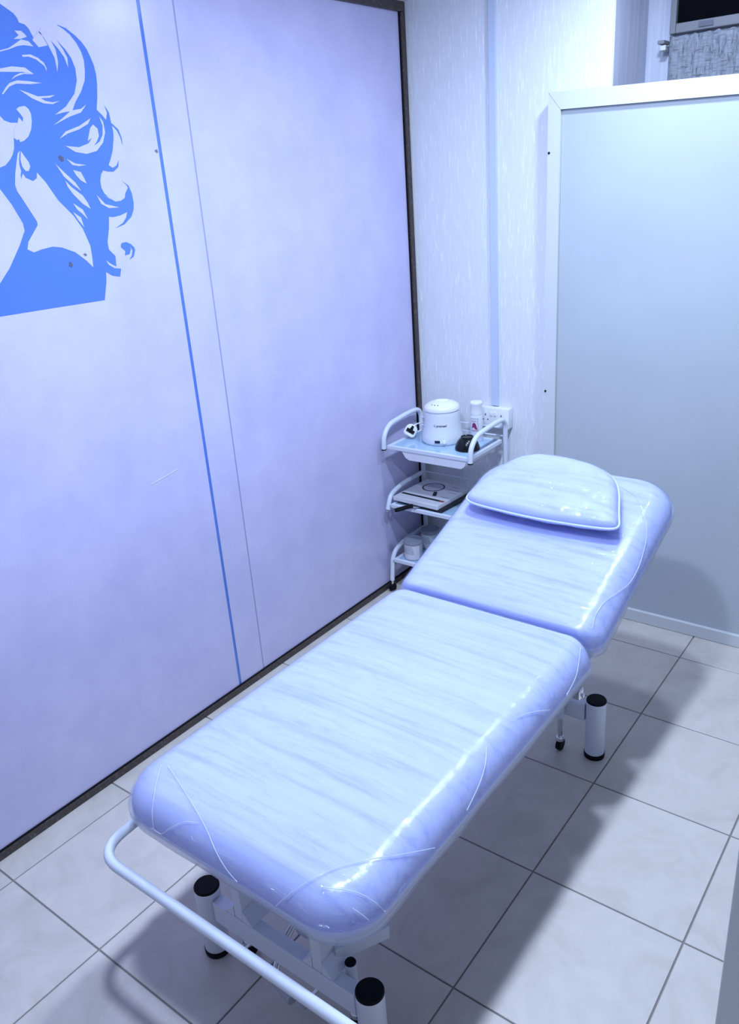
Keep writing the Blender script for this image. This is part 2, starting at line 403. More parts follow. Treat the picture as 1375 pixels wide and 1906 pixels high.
# decal: blue silhouette of a woman's head and shoulders (coordinates on the glass: y, z)
M['blue_vinyl'] = M['blue_glass']
SMUDGES = [(-1.3838, 1.8665, 0.01), (-1.0643, 1.8819, 0.008), (-1.4203, 1.6031, 0.009), (-1.369, 1.6243, 0.007), (-1.3887, 1.8731, 0.006)]
SCRATCH = [(-1.2888, 0.9182), (-1.1752, 0.9341)]
def on_glass(off):
    return (lambda u, v, t: Vector((XG+off+t, u, v)))
DECAL_MAIN = [(-1.5443, 2.2353), (-1.4958, 2.2253), (-1.4704, 2.2125), (-1.4554, 2.2042), (-1.4403, 2.1957), (-1.4326, 2.1865), (-1.43, 2.1768), (-1.4155, 2.174), (-1.4071, 2.1666), (-1.3996, 2.1509), (-1.3953, 2.141), (-1.3241, 2.1815), (-1.2981, 2.1752), (-1.2737, 2.1602), (-1.257, 2.1464), (-1.2459, 2.132), (-1.2375, 2.1129), (-1.2314, 2.0934), (-1.2294, 2.0713), (-1.2316, 2.0488), (-1.2383, 2.017), (-1.247, 1.9872), (-1.2319, 1.9737), (-1.2222, 1.9622), (-1.2149, 1.9808), (-1.22, 1.9992), (-1.2087, 1.9809), (-1.2071, 1.9553), (-1.1869, 1.9389), (-1.1802, 1.9175), (-1.1812, 1.8983), (-1.1848, 1.9199), (-1.1925, 1.9365), (-1.2066, 1.9492), (-1.205, 1.9342), (-1.208, 1.9153), (-1.2175, 1.8868), (-1.2286, 1.8655), (-1.2398, 1.8491), (-1.2277, 1.8415), (-1.2138, 1.8469), (-1.2032, 1.8601), (-1.2082, 1.8433), (-1.2267, 1.8318), (-1.2455, 1.8324), (-1.2602, 1.8363), (-1.2699, 1.8261), (-1.2762, 1.8095), (-1.2764, 1.7926), (-1.2704, 1.7778), (-1.2577, 1.7649), (-1.2379, 1.7539), (-1.2182, 1.7552), (-1.2037, 1.7619), (-1.1991, 1.7741), (-1.1867, 1.7884), (-1.1916, 1.7961), (-1.2036, 1.8065), (-1.1837, 1.7932), (-1.1769, 1.7729), (-1.1758, 1.7477), (-1.1796, 1.7302), (-1.1919, 1.7107), (-1.2191, 1.6924), (-1.2536, 1.684), (-1.2248, 1.6963), (-1.2107, 1.7095), (-1.2035, 1.7242), (-1.23, 1.7169), (-1.2532, 1.7141), (-1.2687, 1.7162), (-1.2759, 1.6843), (-1.2881, 1.6502), (-1.2882, 1.6299), (-1.2701, 1.6101), (-1.2732, 1.5821), (-1.2904, 1.5918), (-1.3056, 1.6038), (-1.2975, 1.589), (-1.2806, 1.5778), (-1.2585, 1.5741), (-1.2666, 1.5526), (-1.2915, 1.5583), (-1.3112, 1.5711), (-1.3156, 1.5458), (-1.3327, 1.4961), (-1.5008, 1.4996), (-1.6532, 1.502), (-1.7383, 1.504), (-1.7412, 1.6014), (-1.6765, 1.8941), (-1.6757, 2.0131), (-1.6256, 2.1492)]
DECAL_CURL = [(-1.2399, 1.6431), (-1.2251, 1.6442), (-1.2112, 1.6377), (-1.2001, 1.6273), (-1.1987, 1.6182), (-1.2077, 1.6019), (-1.224, 1.5947), (-1.2127, 1.6066), (-1.2079, 1.6192), (-1.2156, 1.633), (-1.2133, 1.6223), (-1.2207, 1.6101), (-1.2377, 1.6082), (-1.2331, 1.6202), (-1.2459, 1.6308), (-1.2449, 1.6384)]
DECAL_LIGHT = {
    'face': ('face', [(-1.6979, 2.043), (-1.5854, 1.9916), (-1.5597, 1.9799), (-1.5333, 1.9679), (-1.5257, 1.9587), (-1.5094, 1.9534), (-1.4905, 1.9535), (-1.5045, 1.9386), (-1.5094, 1.9194), (-1.5144, 1.8959), (-1.5223, 1.8809), (-1.5323, 1.8695), (-1.5478, 1.8569), (-1.563, 1.8526), (-1.6256, 1.8389), (-1.7647, 1.8319)]),
    'ear': ('ear', [(-1.49, 1.9535), (-1.4842, 1.9663), (-1.4755, 1.9557), (-1.4721, 1.9652), (-1.4784, 1.9748), (-1.4863, 1.9844), (-1.4773, 1.9897), (-1.4612, 1.9921), (-1.4523, 1.9859), (-1.4481, 1.9753), (-1.4497, 1.9581), (-1.4562, 1.9386), (-1.4682, 1.9222), (-1.4821, 1.9128), (-1.4944, 1.9094), (-1.4958, 1.9163), (-1.5016, 1.9138), (-1.5089, 1.9194), (-1.504, 1.9386)]),
    'chest': ('chest', [(-1.7647, 1.8319), (-1.6278, 1.8305), (-1.5759, 1.8024), (-1.5546, 1.766), (-1.5349, 1.7195), (-1.5342, 1.7012), (-1.5573, 1.6665), (-1.5981, 1.6154), (-1.6325, 1.5825), (-1.7108, 1.5337), (-1.8472, 1.5329)]),
    'earring': ('earring', [(-1.4975, 1.8891), (-1.4903, 1.8759), (-1.482, 1.8625), (-1.4803, 1.8523), (-1.4872, 1.8419), (-1.4961, 1.8422), (-1.5029, 1.853), (-1.5039, 1.8696)]),
    'slit': ('neck_edge', [(-1.5003, 1.89), (-1.5077, 1.8836), (-1.5169, 1.8613), (-1.5261, 1.8375), (-1.5332, 1.8114), (-1.5319, 1.7981), (-1.5129, 1.8238), (-1.5122, 1.8348), (-1.5085, 1.8413), (-1.5098, 1.8567), (-1.507, 1.8719)]),
    'neck': ('shoulder', [(-1.532, 1.7976), (-1.512, 1.8251), (-1.5054, 1.8368), (-1.5001, 1.8264), (-1.481, 1.8176), (-1.4685, 1.8243), (-1.4652, 1.8376), (-1.4464, 1.8143), (-1.4188, 1.7669), (-1.3822, 1.7268), (-1.3609, 1.6914), (-1.3472, 1.6459), (-1.348, 1.616), (-1.3506, 1.5886), (-1.3682, 1.6082), (-1.3984, 1.6337), (-1.4357, 1.6497), (-1.4631, 1.6548), (-1.4976, 1.6512), (-1.5209, 1.646), (-1.5376, 1.6552), (-1.5305, 1.6731), (-1.4937, 1.7117), (-1.4941, 1.721), (-1.5102, 1.7542)]),
    'h1': ('hair_strand', [(-1.4473, 2.1582), (-1.4295, 2.1588), (-1.4217, 2.1533), (-1.4161, 2.1472), (-1.434, 2.1411), (-1.4535, 2.1397), (-1.4381, 2.1488)]),
    'h2': ('hair_strand', [(-1.496, 2.1128), (-1.4722, 2.1191), (-1.4519, 2.1301), (-1.4342, 2.1402), (-1.4143, 2.1376), (-1.403, 2.1269), (-1.4296, 2.128), (-1.4482, 2.1247), (-1.4703, 2.1168), (-1.4968, 2.1099), (-1.5279, 2.1021), (-1.5268, 2.1061)]),
    'h3': ('hair_strand', [(-1.4402, 2.1061), (-1.4164, 2.1087), (-1.397, 2.1024), (-1.3826, 2.0919), (-1.3778, 2.0808), (-1.3792, 2.0731), (-1.3828, 2.0848), (-1.4033, 2.0983), (-1.4229, 2.1034), (-1.4388, 2.1017)]),
    'h4': ('hair_strand', [(-1.5462, 2.0685), (-1.5062, 2.0732), (-1.4749, 2.0793), (-1.4394, 2.0786), (-1.4169, 2.0647), (-1.4472, 2.0683), (-1.5081, 2.0659), (-1.5476, 2.0632)]),
    'h5': ('hair_strand', [(-1.4834, 2.0498), (-1.4708, 2.0594), (-1.4556, 2.0654), (-1.4398, 2.067), (-1.4181, 2.0642), (-1.4456, 2.0642), (-1.4678, 2.0575)]),
    'h6': ('hair_strand', [(-1.5167, 2.017), (-1.5018, 2.0327), (-1.4892, 2.0426), (-1.4673, 2.0492), (-1.4315, 2.0481), (-1.3994, 2.0456), (-1.4331, 2.0418), (-1.4718, 2.0416), (-1.4924, 2.0342), (-1.5127, 2.0171)]),
    'h7': ('hair_strand', [(-1.4675, 2.0285), (-1.4432, 2.0221), (-1.4187, 2.0147), (-1.3915, 2.0164), (-1.3678, 2.0192), (-1.3842, 2.0127), (-1.4117, 2.0107), (-1.3997, 2.0049), (-1.3786, 2.002), (-1.3572, 2.006), (-1.3797, 1.9976), (-1.4065, 1.9992), (-1.4358, 2.0096)]),
    'band': ('hair_strand', [(-1.3802, 2.1597), (-1.3726, 2.1693), (-1.3273, 2.1862), (-1.3234, 2.1799), (-1.3071, 2.1724), (-1.2904, 2.1611), (-1.2749, 2.143), (-1.2651, 2.1243), (-1.2609, 2.105), (-1.2637, 2.0786), (-1.2695, 2.0563), (-1.2875, 2.029), (-1.3107, 2.004), (-1.3239, 1.9846), (-1.297, 1.9886), (-1.2782, 1.9989), (-1.2991, 1.9796), (-1.3361, 1.9692), (-1.3894, 1.9484), (-1.3599, 1.9645), (-1.332, 1.9818), (-1.3537, 1.9788), (-1.379, 1.9732), (-1.3418, 1.9931), (-1.3088, 2.0239), (-1.294, 2.0553), (-1.2918, 2.0838), (-1.2987, 2.1072), (-1.3125, 2.1269), (-1.3336, 2.1466), (-1.3185, 2.1252), (-1.3101, 2.1065), (-1.3131, 2.0849), (-1.3198, 2.1081), (-1.3321, 2.1256), (-1.3504, 2.1445), (-1.3408, 2.1238), (-1.3403, 2.0963), (-1.3477, 2.0725), (-1.3482, 2.1044), (-1.3602, 2.133), (-1.3686, 2.1491)]),
    'gap': ('hair_strand', [(-1.403, 2.1416), (-1.3795, 2.1626), (-1.3752, 2.1584), (-1.3663, 2.1409), (-1.3621, 2.1317), (-1.3885, 2.1262)]),
    'h9': ('hair_strand', [(-1.3794, 1.9164), (-1.3559, 1.9342), (-1.3126, 1.9469), (-1.2716, 1.9663), (-1.2831, 1.9525), (-1.3145, 1.9388), (-1.3515, 1.9288)]),
    'h10': ('hair_strand', [(-1.3654, 1.8992), (-1.3248, 1.8954), (-1.2931, 1.9043), (-1.278, 1.918), (-1.2941, 1.9103), (-1.2798, 1.9411), (-1.268, 1.9508), (-1.2558, 1.9411), (-1.2552, 1.9226), (-1.2641, 1.9101), (-1.2766, 1.8981), (-1.2559, 1.9086), (-1.243, 1.9249), (-1.2377, 1.9482), (-1.2438, 1.9721), (-1.2338, 1.9575), (-1.2328, 1.9318), (-1.2455, 1.9061), (-1.2704, 1.8853), (-1.3051, 1.8785), (-1.3391, 1.8842)]),
    'h11': ('hair_strand', [(-1.37, 1.8683), (-1.3458, 1.8558), (-1.3121, 1.8511), (-1.3357, 1.849), (-1.3553, 1.8523)]),
    'h12': ('hair_strand', [(-1.4065, 1.8574), (-1.3852, 1.8357), (-1.3569, 1.8091), (-1.3431, 1.7873), (-1.3642, 1.8029), (-1.3878, 1.8248)]),
    'h13': ('hair_strand', [(-1.3565, 1.8403), (-1.3333, 1.834), (-1.3268, 1.8187), (-1.3218, 1.8043), (-1.3382, 1.8135), (-1.3498, 1.8266)]),
    'h14': ('hair_strand', [(-1.3867, 1.815), (-1.3712, 1.7981), (-1.3412, 1.7753), (-1.3299, 1.7569), (-1.3241, 1.7402), (-1.3461, 1.7546), (-1.3697, 1.7797), (-1.3825, 1.7991)]),
    'h15': ('hair_strand', [(-1.3759, 1.7583), (-1.3495, 1.7399), (-1.3383, 1.713), (-1.3522, 1.7285), (-1.367, 1.7415)]),
    'h16': ('hair_strand', [(-1.3812, 1.7363), (-1.36, 1.7204), (-1.3552, 1.6948), (-1.3702, 1.7154)]),
    'h17': ('hair_strand', [(-1.297, 1.7753), (-1.2737, 1.7496), (-1.2286, 1.7379), (-1.2637, 1.7382), (-1.2871, 1.751)]),
    'h18': ('hair_strand', [(-1.2777, 1.7733), (-1.2577, 1.7649), (-1.2351, 1.7661), (-1.2522, 1.7611)]),
}
dc = empty('wall_decal', (XG, -1.55, 1.49))
under(mesh_obj('silhouette', prism(nb(), DECAL_MAIN, on_glass(.0002), 0, .0004), 'blue_vinyl'), dc)
under(mesh_obj('hair_curl', prism(nb(), DECAL_CURL, on_glass(.0002), 0, .0004), 'blue_vinyl'), dc)
for nm_, poly_ in DECAL_LIGHT.values():
    under(mesh_obj(nm_, prism(nb(), poly_, on_glass(.0008), 0, .0004), 'frost'), dc)
tag(dc, 'blue vinyl silhouette of a woman with wavy swept-up hair on the glass wall', 'decal')

# small smudges of dirt on the film
for y_, z_, r_ in SMUDGES:
    rq = random.Random(int(1000*abs(y_)))
    P_ = []
    for k in range(14):
        a = 2*PI*k/14; q = r_*rq.uniform(.35, 1.0); P_.append((y_+q*math.cos(a), z_+q*math.sin(a)))
    mesh_obj('dirt_smudge', prism(nb(), P_, on_glass(.0014), 0, .0003), 'smudge', gw)
mesh_obj('scratch', tube(nb(), [(XG+.0008, *SCRATCH[0]), (XG+.0008, *SCRATCH[1])], .0008, 5), 'sealant', gw)


# ------------------------------------------------------------------ partition screen
PY = 0.175
PX0, PX1 = -0.660, 1.35
def ptop(x): return 2.003 - 0.024*(x-PX0)
ps = empty('partition_screen', (PX0, PY, 0))
def pw(n, b, m, **k): return under(mesh_obj(n, b, m, **k), ps)
def mkp(u, v, t): return Vector((u, t, v))
FWD = 0.047
pw('frame_stile', prism(nb(), [(PX0, .001), (PX0+FWD, .001), (PX0+FWD, ptop(PX0+FWD)-.057), (PX0, ptop(PX0)-.001)], mkp, PY, PY+.04), 'panel_frame')
pw('frame_stile', prism(nb(), [(PX1-FWD, .001), (PX1, .001), (PX1, ptop(PX1)-.001), (PX1-FWD, ptop(PX1-FWD)-.057)], mkp, PY, PY+.04), 'panel_frame')
pw('top_rail', prism(nb(), [(PX0+.0005, ptop(PX0)), (PX0+FWD+.0005, ptop(PX0+FWD)-.0565), (PX1-FWD-.0005, ptop(PX1-FWD)-.0565), (PX1-.0005, ptop(PX1))], mkp, PY-.001, PY+.04), 'panel_frame')
pw('bottom_rail', bx(PX0+FWD+.0005, PX1-FWD-.0005, PY-.002, PY+.036, .0005, .052, bev=.003), 'panel_frame')
pw('infill_panel', prism(nb(), [(PX0+FWD+.001, .0525), (PX1-FWD-.001, .0525), (PX1-FWD-.001, ptop(PX1)-.057), (PX0+FWD+.001, ptop(PX0+FWD)-.0575)], mkp, PY+.012, PY+.03), 'panel')
for z in (1.808, 0.935):
    pw('screw', tube(nb(), [(PX0+.006, PY-.0022, z), (PX0+.006, PY, z)], .0042, 10), 'black')
tag(ps, 'tall pale partition panel in white frame behind the bed', 'partition')
# second partition whose free edge shows at the lower right
qs = empty('partition_screen', (0.557, -1.6, 0))
under(mesh_obj('frame_stile', bx(0.555, 0.612, -1.62, -1.58, .001, 1.98, bev=.002), 'panel_frame'), qs)
under(mesh_obj('top_rail', bx(0.6125, 1.5, -1.62, -1.58, 1.93, 1.98, bev=.002), 'panel_frame'), qs)
under(mesh_obj('bottom_rail', bx(0.6125, 1.5, -1.62, -1.58, .001, .05, bev=.002), 'panel_frame'), qs)
under(mesh_obj('infill_panel', bx(0.6125, 1.5, -1.608, -1.592, .0505, 1.9295), 'panel'), qs)
tag(qs, 'white upright edge of a partition cut off by the lower right corner', 'partition')

# ------------------------------------------------------------------ cable trunking and socket on the back wall
tk = empty('cable_trunking', (-.912, YW, .833))
under(mesh_obj('trunking_body', bx(-.925, -.898, YW-.010, YW-.0003, .833, CEIL-.002), 'trunk_plastic'), tk)
under(mesh_obj('trunking_lid', bx(-.9265, -.8965, YW-.0135, YW-.0102, .834, CEIL-.002, bev=.0012), 'trunk_plastic'), tk)
tag(tk, 'narrow white vertical cable trunking running down to the wall socket', 'trunking')
SX, SZ0, SZ1, SYF = -.905, .744, .831, YW-.040
sk = empty('wall_socket', (SX, YW, SZ0))
under(mesh_obj('back_box', bx(SX-.0725, SX+.0725, SYF+.009, YW-.0003, SZ0, SZ1, bev=.003), 'white_plastic', smooth=True), sk)
under(mesh_obj('face_plate', bx(SX-.073, SX+.073, SYF, SYF+.0088, SZ0-.0005, SZ1+.0005, bev=.003), 'white_bright', smooth=True), sk)
for dx in (-.009, .009):
    under(mesh_obj('rocker_switch', bx(SX+dx-.0055, SX+dx+.0055, SYF-.004, SYF-.0002, .796, .814, bev=.0015), 'white_bright', smooth=True), sk)
for dx in (-.0375, .0375):
    under(mesh_obj('pin_slot', bx(SX+dx-.002, SX+dx+.002, SYF-.0006, SYF+.001, .795, .804), 'ink'), sk)
    for ddx in (-.011, .011):
        under(mesh_obj('pin_slot', bx(SX+dx+ddx-.0034, SX+dx+ddx+.0034, SYF-.0006, SYF+.001, .7765, .7805), 'ink'), sk)
tag(sk, 'white double wall socket with two switches at the foot of the trunking', 'socket')

# ------------------------------------------------------------------ treatment bed
BX, FOOT, HINGE, TOPZ, TILT = -0.295, -2.026, -0.957, 0.600, R(20)
HALF = 0.335
def outline(L, half, r0, r1, d, k0=1.0, k1=1.0, n=8, ne=14):
    """rounded rectangle, y 0..L, inset d (scaled k0 at y=0 and k1 at y=L)"""
    hx = half-d; a, bq = d*k0, L-d*k1
    r0 = max(r0-d*.6, .004); r1 = max(r1-d*.6, .004)
    cs = [((hx-r1, bq-r1), r1, 0), ((-hx+r1, bq-r1), r1, 90), ((-hx+r0, a+r0), r0, 180), ((hx-r0, a+r0), r0, 270)]
    pts = []
    for i, (c, r, a0) in enumerate(cs):
        arc = [(c[0]+r*math.cos(R(a0+90*k/n)), c[1]+r*math.sin(R(a0+90*k/n))) for k in range(n+1)]
        pts += arc
        c2, r2, a2 = cs[(i+1) % 4]
        s = arc[-1]; e = (c2[0]+r2*math.cos(R(a2)), c2[1]+r2*math.sin(R(a2)))
        pts += [(s[0]+(e[0]-s[0])*k/ne, s[1]+(e[1]-s[1])*k/ne) for k in range(1, ne)]
    return pts
def loft(bm, rings, cap0=True, cap1=True):
    vs_ = [[bm.verts.new(p) for p in r] for r in rings]
    n = len(vs_[0])
    for a, b_ in zip(vs_, vs_[1:]):
        for k in range(n): bm.faces.new((a[k], a[(k+1) % n], b_[(k+1) % n], b_[k]))
    if cap0: bm.faces.new(vs_[0][::-1])
    if cap1: bm.faces.new(vs_[-1])
    return bm
def cushion_rings(L, r0, r1, k0, k1, off=0.0, t=0.104, er=0.070, ez=0.062, low=True):
    prof = []
    if low: prof += [(.06, -t), (.022, -t), (.007, -t+.006), (.001, -t+.02)]
    prof += [(0, -t+.030)]
    for k in range(0, 10):
        a = R(90*k/9); prof.append((er*(1-math.cos(a)), -ez+ez*math.sin(a)-.006))
    prof += [(er+.035, -.0028), (er+.09, 0.0), (er+.15, .0012), (er+.20, .002)]
    rings = []
    for d, z in prof:
        rings.append([Vector((x, y, z+off)) for x, y in outline(L+2*off, HALF+off, r0, r1, d, k0, k1)])
        for p in rings[-1]: p.y -= off
    return rings
bed = empty('treatment_bed', (BX, (FOOT+HINGE)/2, 0))
def bw(n, b, m, parent=None, **k):
    o = mesh_obj(n, b, m, **k)
    o.parent = parent or bed; o.matrix_parent_inverse = (parent or bed).matrix_world.inverted() if parent else bed.matrix_basis.inverted()
    return o
MS = Matrix.Translation((BX, FOOT, TOPZ))
MBK = Matrix.Translation((BX, HINGE+.004, TOPZ)) @ Matrix.Rotation(TILT, 4, 'X')
SL, BL = HINGE-FOOT, 0.70
def place(rings, mtx): return [[mtx @ p for p in r] for r in rings]
seat = bw('seat_cushion', loft(nb(), place(cushion_rings(SL, .105, .05, 1.0, .28), MS)), 'vinyl', smooth=True, angle=60)
back = bw('back_cushion', loft(nb(), place(cushion_rings(BL, .05, .135, .22, 1.0, t=.100), MBK)), 'vinyl', smooth=True, angle=60)
def sub(n, b, m, parent, **k):
    o = mesh_obj(n, b, m, **k); o.parent = parent
    o.matrix_parent_inverse = bed.matrix_basis.inverted()    # parts carry identity transforms under the bed root
    o.matrix_parent_inverse = (bed.matrix_basis @ parent.matrix_parent_inverse).inverted(); return o
def wrap_mesh(L, r0, r1, k0, k1, mtx, t):
    return loft(nb(), place(cushion_rings(L, r0, r1, k0, k1, off=.003, t=t, low=False), mtx), cap0=False)
ws = sub('plastic_wrap', wrap_mesh(SL, .105, .05, 1, .28, MS, .100), 'film', seat, smooth=True, angle=70)
wk = sub('plastic_wrap', wrap_mesh(BL, .05, .135, .22, 1, MBK, .096), 'film', back, smooth=True, angle=70)
def hem_mesh(L, r0, r1, k0, k1, mtx, t, drop):
    rings = []
    for d, z, wv in ((-.0035, -t+.036, 0), (-.004, -t+.02, .1), (.004, -t-.004, .4), (.02, -t-drop, 1)):
        ring = []
        for x, y in outline(L+.006, HALF+.003, r0, r1, d, k0, k1):
            p = Vector((x, y-.003, z)); q = noise.noise(Vector((x*7, y*7, 1.3)))
            p.z += wv*.016*q; p.x *= 1-wv*.02*q
            ring.append(p)
        rings.append(ring)
    return loft(nb(), place(rings, mtx), cap0=False, cap1=False)
sub('film_hem', hem_mesh(SL, .105, .05, 1, .28, MS, .100, .010), 'hem', seat, smooth=True, angle=80)
sub('film_hem', hem_mesh(BL, .05, .135, .22, 1, MBK, .096, .006), 'hem', back, smooth=True, angle=80)
FILM_EDGES = {'seat': [[(-0.5613, -1.9317, 0.5972), (-0.5117, -1.992, 0.5904), (-0.4883, -2.0235, 0.5604), (-0.4789, -2.0268, 0.5267), (-0.4569, -2.0336, 0.5264)], [(-0.5476, -1.9247, 0.5984), (-0.4762, -1.9508, 0.5986), (-0.3996, -1.979, 0.595), (-0.3396, -2.0021, 0.5846), (-0.292, -2.0218, 0.5636), (-0.2582, -2.0289, 0.5443), (-0.2336, -2.0334, 0.5322)], [(-0.4909, -2.0335, 0.5303), (-0.4598, -2.0298, 0.5334), (-0.4273, -2.0226, 0.5621), (-0.3983, -2.0081, 0.58), (-0.3664, -1.9991, 0.5865)], [(-0.1318, -2.0334, 0.5338), (-0.0991, -2.0144, 0.5739), (-0.0722, -1.9821, 0.5941), (-0.0489, -1.9399, 0.598), (-0.0171, -1.8997, 0.597), (0.0179, -1.846, 0.5835), (0.0387, -1.7869, 0.5581), (0.043, -1.76, 0.5431)], [(-0.0508, -1.9883, 0.59), (-0.0141, -1.9687, 0.5888), (0.0114, -1.9549, 0.581), (0.036, -1.9412, 0.5596), (0.0476, -1.9272, 0.527)], [(0.0074, -1.4893, 0.5898), (0.0247, -1.5246, 0.5777), (0.035, -1.5615, 0.5651), (0.0405, -1.6008, 0.5534), (0.0431, -1.6366, 0.5419)], [(0.0133, -1.3556, 0.5863), (0.0249, -1.3153, 0.5775), (0.0367, -1.2735, 0.5618), (0.0424, -1.2438, 0.5469)], [(0.0151, -1.0003, 0.5853), (0.0298, -1.0432, 0.5721), (0.0413, -1.091, 0.5506), (0.0474, -1.149, 0.5334)], [(0.0109, -1.9794, 0.5695), (0.0238, -1.9735, 0.5589), (0.0344, -1.9655, 0.5418)]], 'back': [[(-0.0202, -0.4709, 0.7726), (0.0129, -0.5254, 0.7413), (0.0275, -0.5744, 0.7112), (0.0361, -0.6446, 0.6729), (0.0356, -0.7082, 0.6507), (0.0241, -0.7676, 0.6443), (0.0077, -0.824, 0.636), (0.0039, -0.877, 0.6184), (0.0123, -0.9173, 0.599)], [(-0.1245, -0.3833, 0.8076), (-0.0591, -0.4178, 0.7946), (-0.0218, -0.4666, 0.7743)]]}
def catmull(P, n=6):
    P = [Vector(p) for p in P]; P = [2*P[0]-P[1]]+P+[2*P[-1]-P[-2]]; out_ = []
    for i in range(1, len(P)-2):
        a, b_, c, d = P[i-1:i+3]
        for k in range(n):
            t = k/n; out_.append(.5*((2*b_)+(c-a)*t+(2*a-5*b_+4*c-d)*t*t+(3*b_-a-3*c+d)*t**3))
    return out_+[P[-2]]
for key_, par_, wr_ in (('seat', seat, ws), ('back', back, wk)):
    bv_ = BVHTree.FromPolygons([v_.co.copy() for v_ in wr_.data.vertices], [tuple(f_.vertices) for f_ in wr_.data.polygons])
    for P_ in FILM_EDGES[key_]:
        Q_ = []
        for p_ in catmull(P_):
            l_, n__, i_, d_ = bv_.find_nearest(p_)
            if d_ < .012:
                s_ = 1 if n__.dot(p_-Vector((BX, (FOOT+HINGE)/2, .5))) > 0 else -1
                p_ = l_+n__*(s_*.0008)
            Q_.append(p_)
        sub('film_edge', tube(nb(), Q_, .0010, 6), 'film_edge', par_, smooth=True, angle=80)

# steel frame under the cushions
def rect(b, x0, x1, y0, y1, z0, z1, mtx=None): return box(b, x0, x1, y0, y1, z0, z1, bev=.003, mtx=mtx)
for sx in (-1, 1):
    x = BX+sx*.22
    bw('side_rail', bx(x-.0125, x+.0125, FOOT+.12, HINGE-.085, .470, .4995, bev=.003), 'steel')
bw('cross_rail', bx(BX-.212, BX+.212, FOOT+.125, FOOT+.15, .470, .4995, bev=.003), 'steel')
bw('cross_rail', bx(BX-.212, BX+.212, HINGE-.11, HINGE-.085, .470, .4995, bev=.003), 'steel')
for sx in (-1, 1):
    b = nb(); x = sx*.2
    box(b, x-.0125, x+.0125, .02, .60, -.124, -.0985, bev=.003, mtx=MBK); bw('back_rail', b, 'steel')
b = nb(); box(b, -.187, .187, .55, .575, -.124, -.0985, bev=.003, mtx=MBK); bw('back_cross_rail', b, 'steel')
# legs, feet beams, uprights
LEGX = (-.545, -.050); LEGY = (-1.886, -.700)
for ly in LEGY:
    for lx in LEGX:
        lg = bw('leg', lathe(nb(), [(.0, .018), (.031, .018), (.031, .208), (.0, .208)], 32, (lx, ly, 0)), 'steel', smooth=True)
        sub('end_cap', lathe(nb(), [(0, .2085), (.0312, .2085), (.0312, .212), (.029, .215), (0, .2155)], 32, (lx, ly, 0)), 'black', lg, smooth=True)
        sub('rubber_foot', lathe(nb(), [(0, .0002), (.0315, .0002), (.0325, .004), (.0325, .0175), (0, .0175)], 32, (lx, ly, 0)), 'black', lg, smooth=True)
    fd = 1 if ly == LEGY[0] else -1
    bw('foot_beam', bx(LEGX[0]+.032, LEGX[1]-.032, ly-.016, ly+.016, .128, .190, bev=.003), 'steel')
    for ux in (BX-.128, BX+.112):
        up_ = bw('upright', bx(ux-.014, ux+.014, ly-.014, ly+.055, .1905, .4695, bev=.003), 'steel')
        for s in (-1, 1):
            sub('gusset', prism(nb(), [(s*.0145, .1905), (s*.045, .1905), (s*.0145, .222)], lambda u, v, t, ux=ux: Vector((ux+u, t, v)), ly-.014, ly+.05), 'steel', up_)
    # retractable castors on stub tubes
    for cx in (LEGX[0]+.082, LEGX[1]-.104 if fd < 0 else LEGX[1]-.078):
        cy = ly+fd*.034
        cs = bw('castor_tube', tube(nb(), [(cx, cy, .128), (cx, cy, .205)], .0125, 16), 'steel', smooth=True)
        sub('end_cap', lathe(nb(), [(0, .2055), (.013, .2055), (.0115, .2085), (0, .209)], 16, (cx, cy, 0)), 'black', cs, smooth=True)
        ct = bw('castor', tube(nb(), [(cx, cy, .048), (cx, cy, .1275)], .0085, 14), 'chrome', smooth=True)
        sub('castor_collar', lathe(nb(), [(0, .040), (.013, .040), (.015, .046), (.013, .056), (.009, .060), (0, .060)], 18, (cx, cy, 0)), 'chrome', ct, smooth=True)
        sub('castor_wheel', tube(nb(), [(cx-.008, cy+.004, .0205), (cx+.008, cy+.004, .0205)], .020, 20), 'black', ct, smooth=True)
# long base members and diagonal brace
bw('base_beam', bx(BX-.0175, BX+.0175, LEGY[0]+.056, LEGY[1]-.056, .150, .1895, bev=.003), 'steel')
b = nb(); p0, p1 = Vector((BX+.125, LEGY[0]+.03, .205)), Vector((BX+.185, LEGY[0]+.145, .200))
dirv = (p1-p0); ang = math.atan2(dirv.y, dirv.x); L_ = dirv.length
mt = Matrix.Translation(p0) @ Matrix.Rotation(ang, 4, 'Z')
box(b, 0, L_, -.014, .014, -.012, .025, bev=.003, mtx=mt); bw('brace', b, 'steel')
b = nb(); p1b = Vector((BX-.10, LEGY[0]+.40, .44)); p0b = Vector((BX-.10, LEGY[0]+.06, .21))
tube(b, [p0b, p1b], .013, 12); bw('lift_arm', b, 'steel', smooth=True)
# foot rail at the end of the bed
ry, rz_ = -2.083, .428
rl = bw('foot_rail', tube(nb(), fillet([(BX-.345, FOOT+.11, .434), (BX-.345, ry, rz_), (BX+.40, ry, rz_)], .075, 8), .0118, 16), 'steel', smooth=True)
for xa, xb in ((BX-.36, BX-.19),):
    sub('rail_socket', bx(xa, xb, FOOT+.09, FOOT+.119, .421, .4695, bev=.003), 'steel', rl)
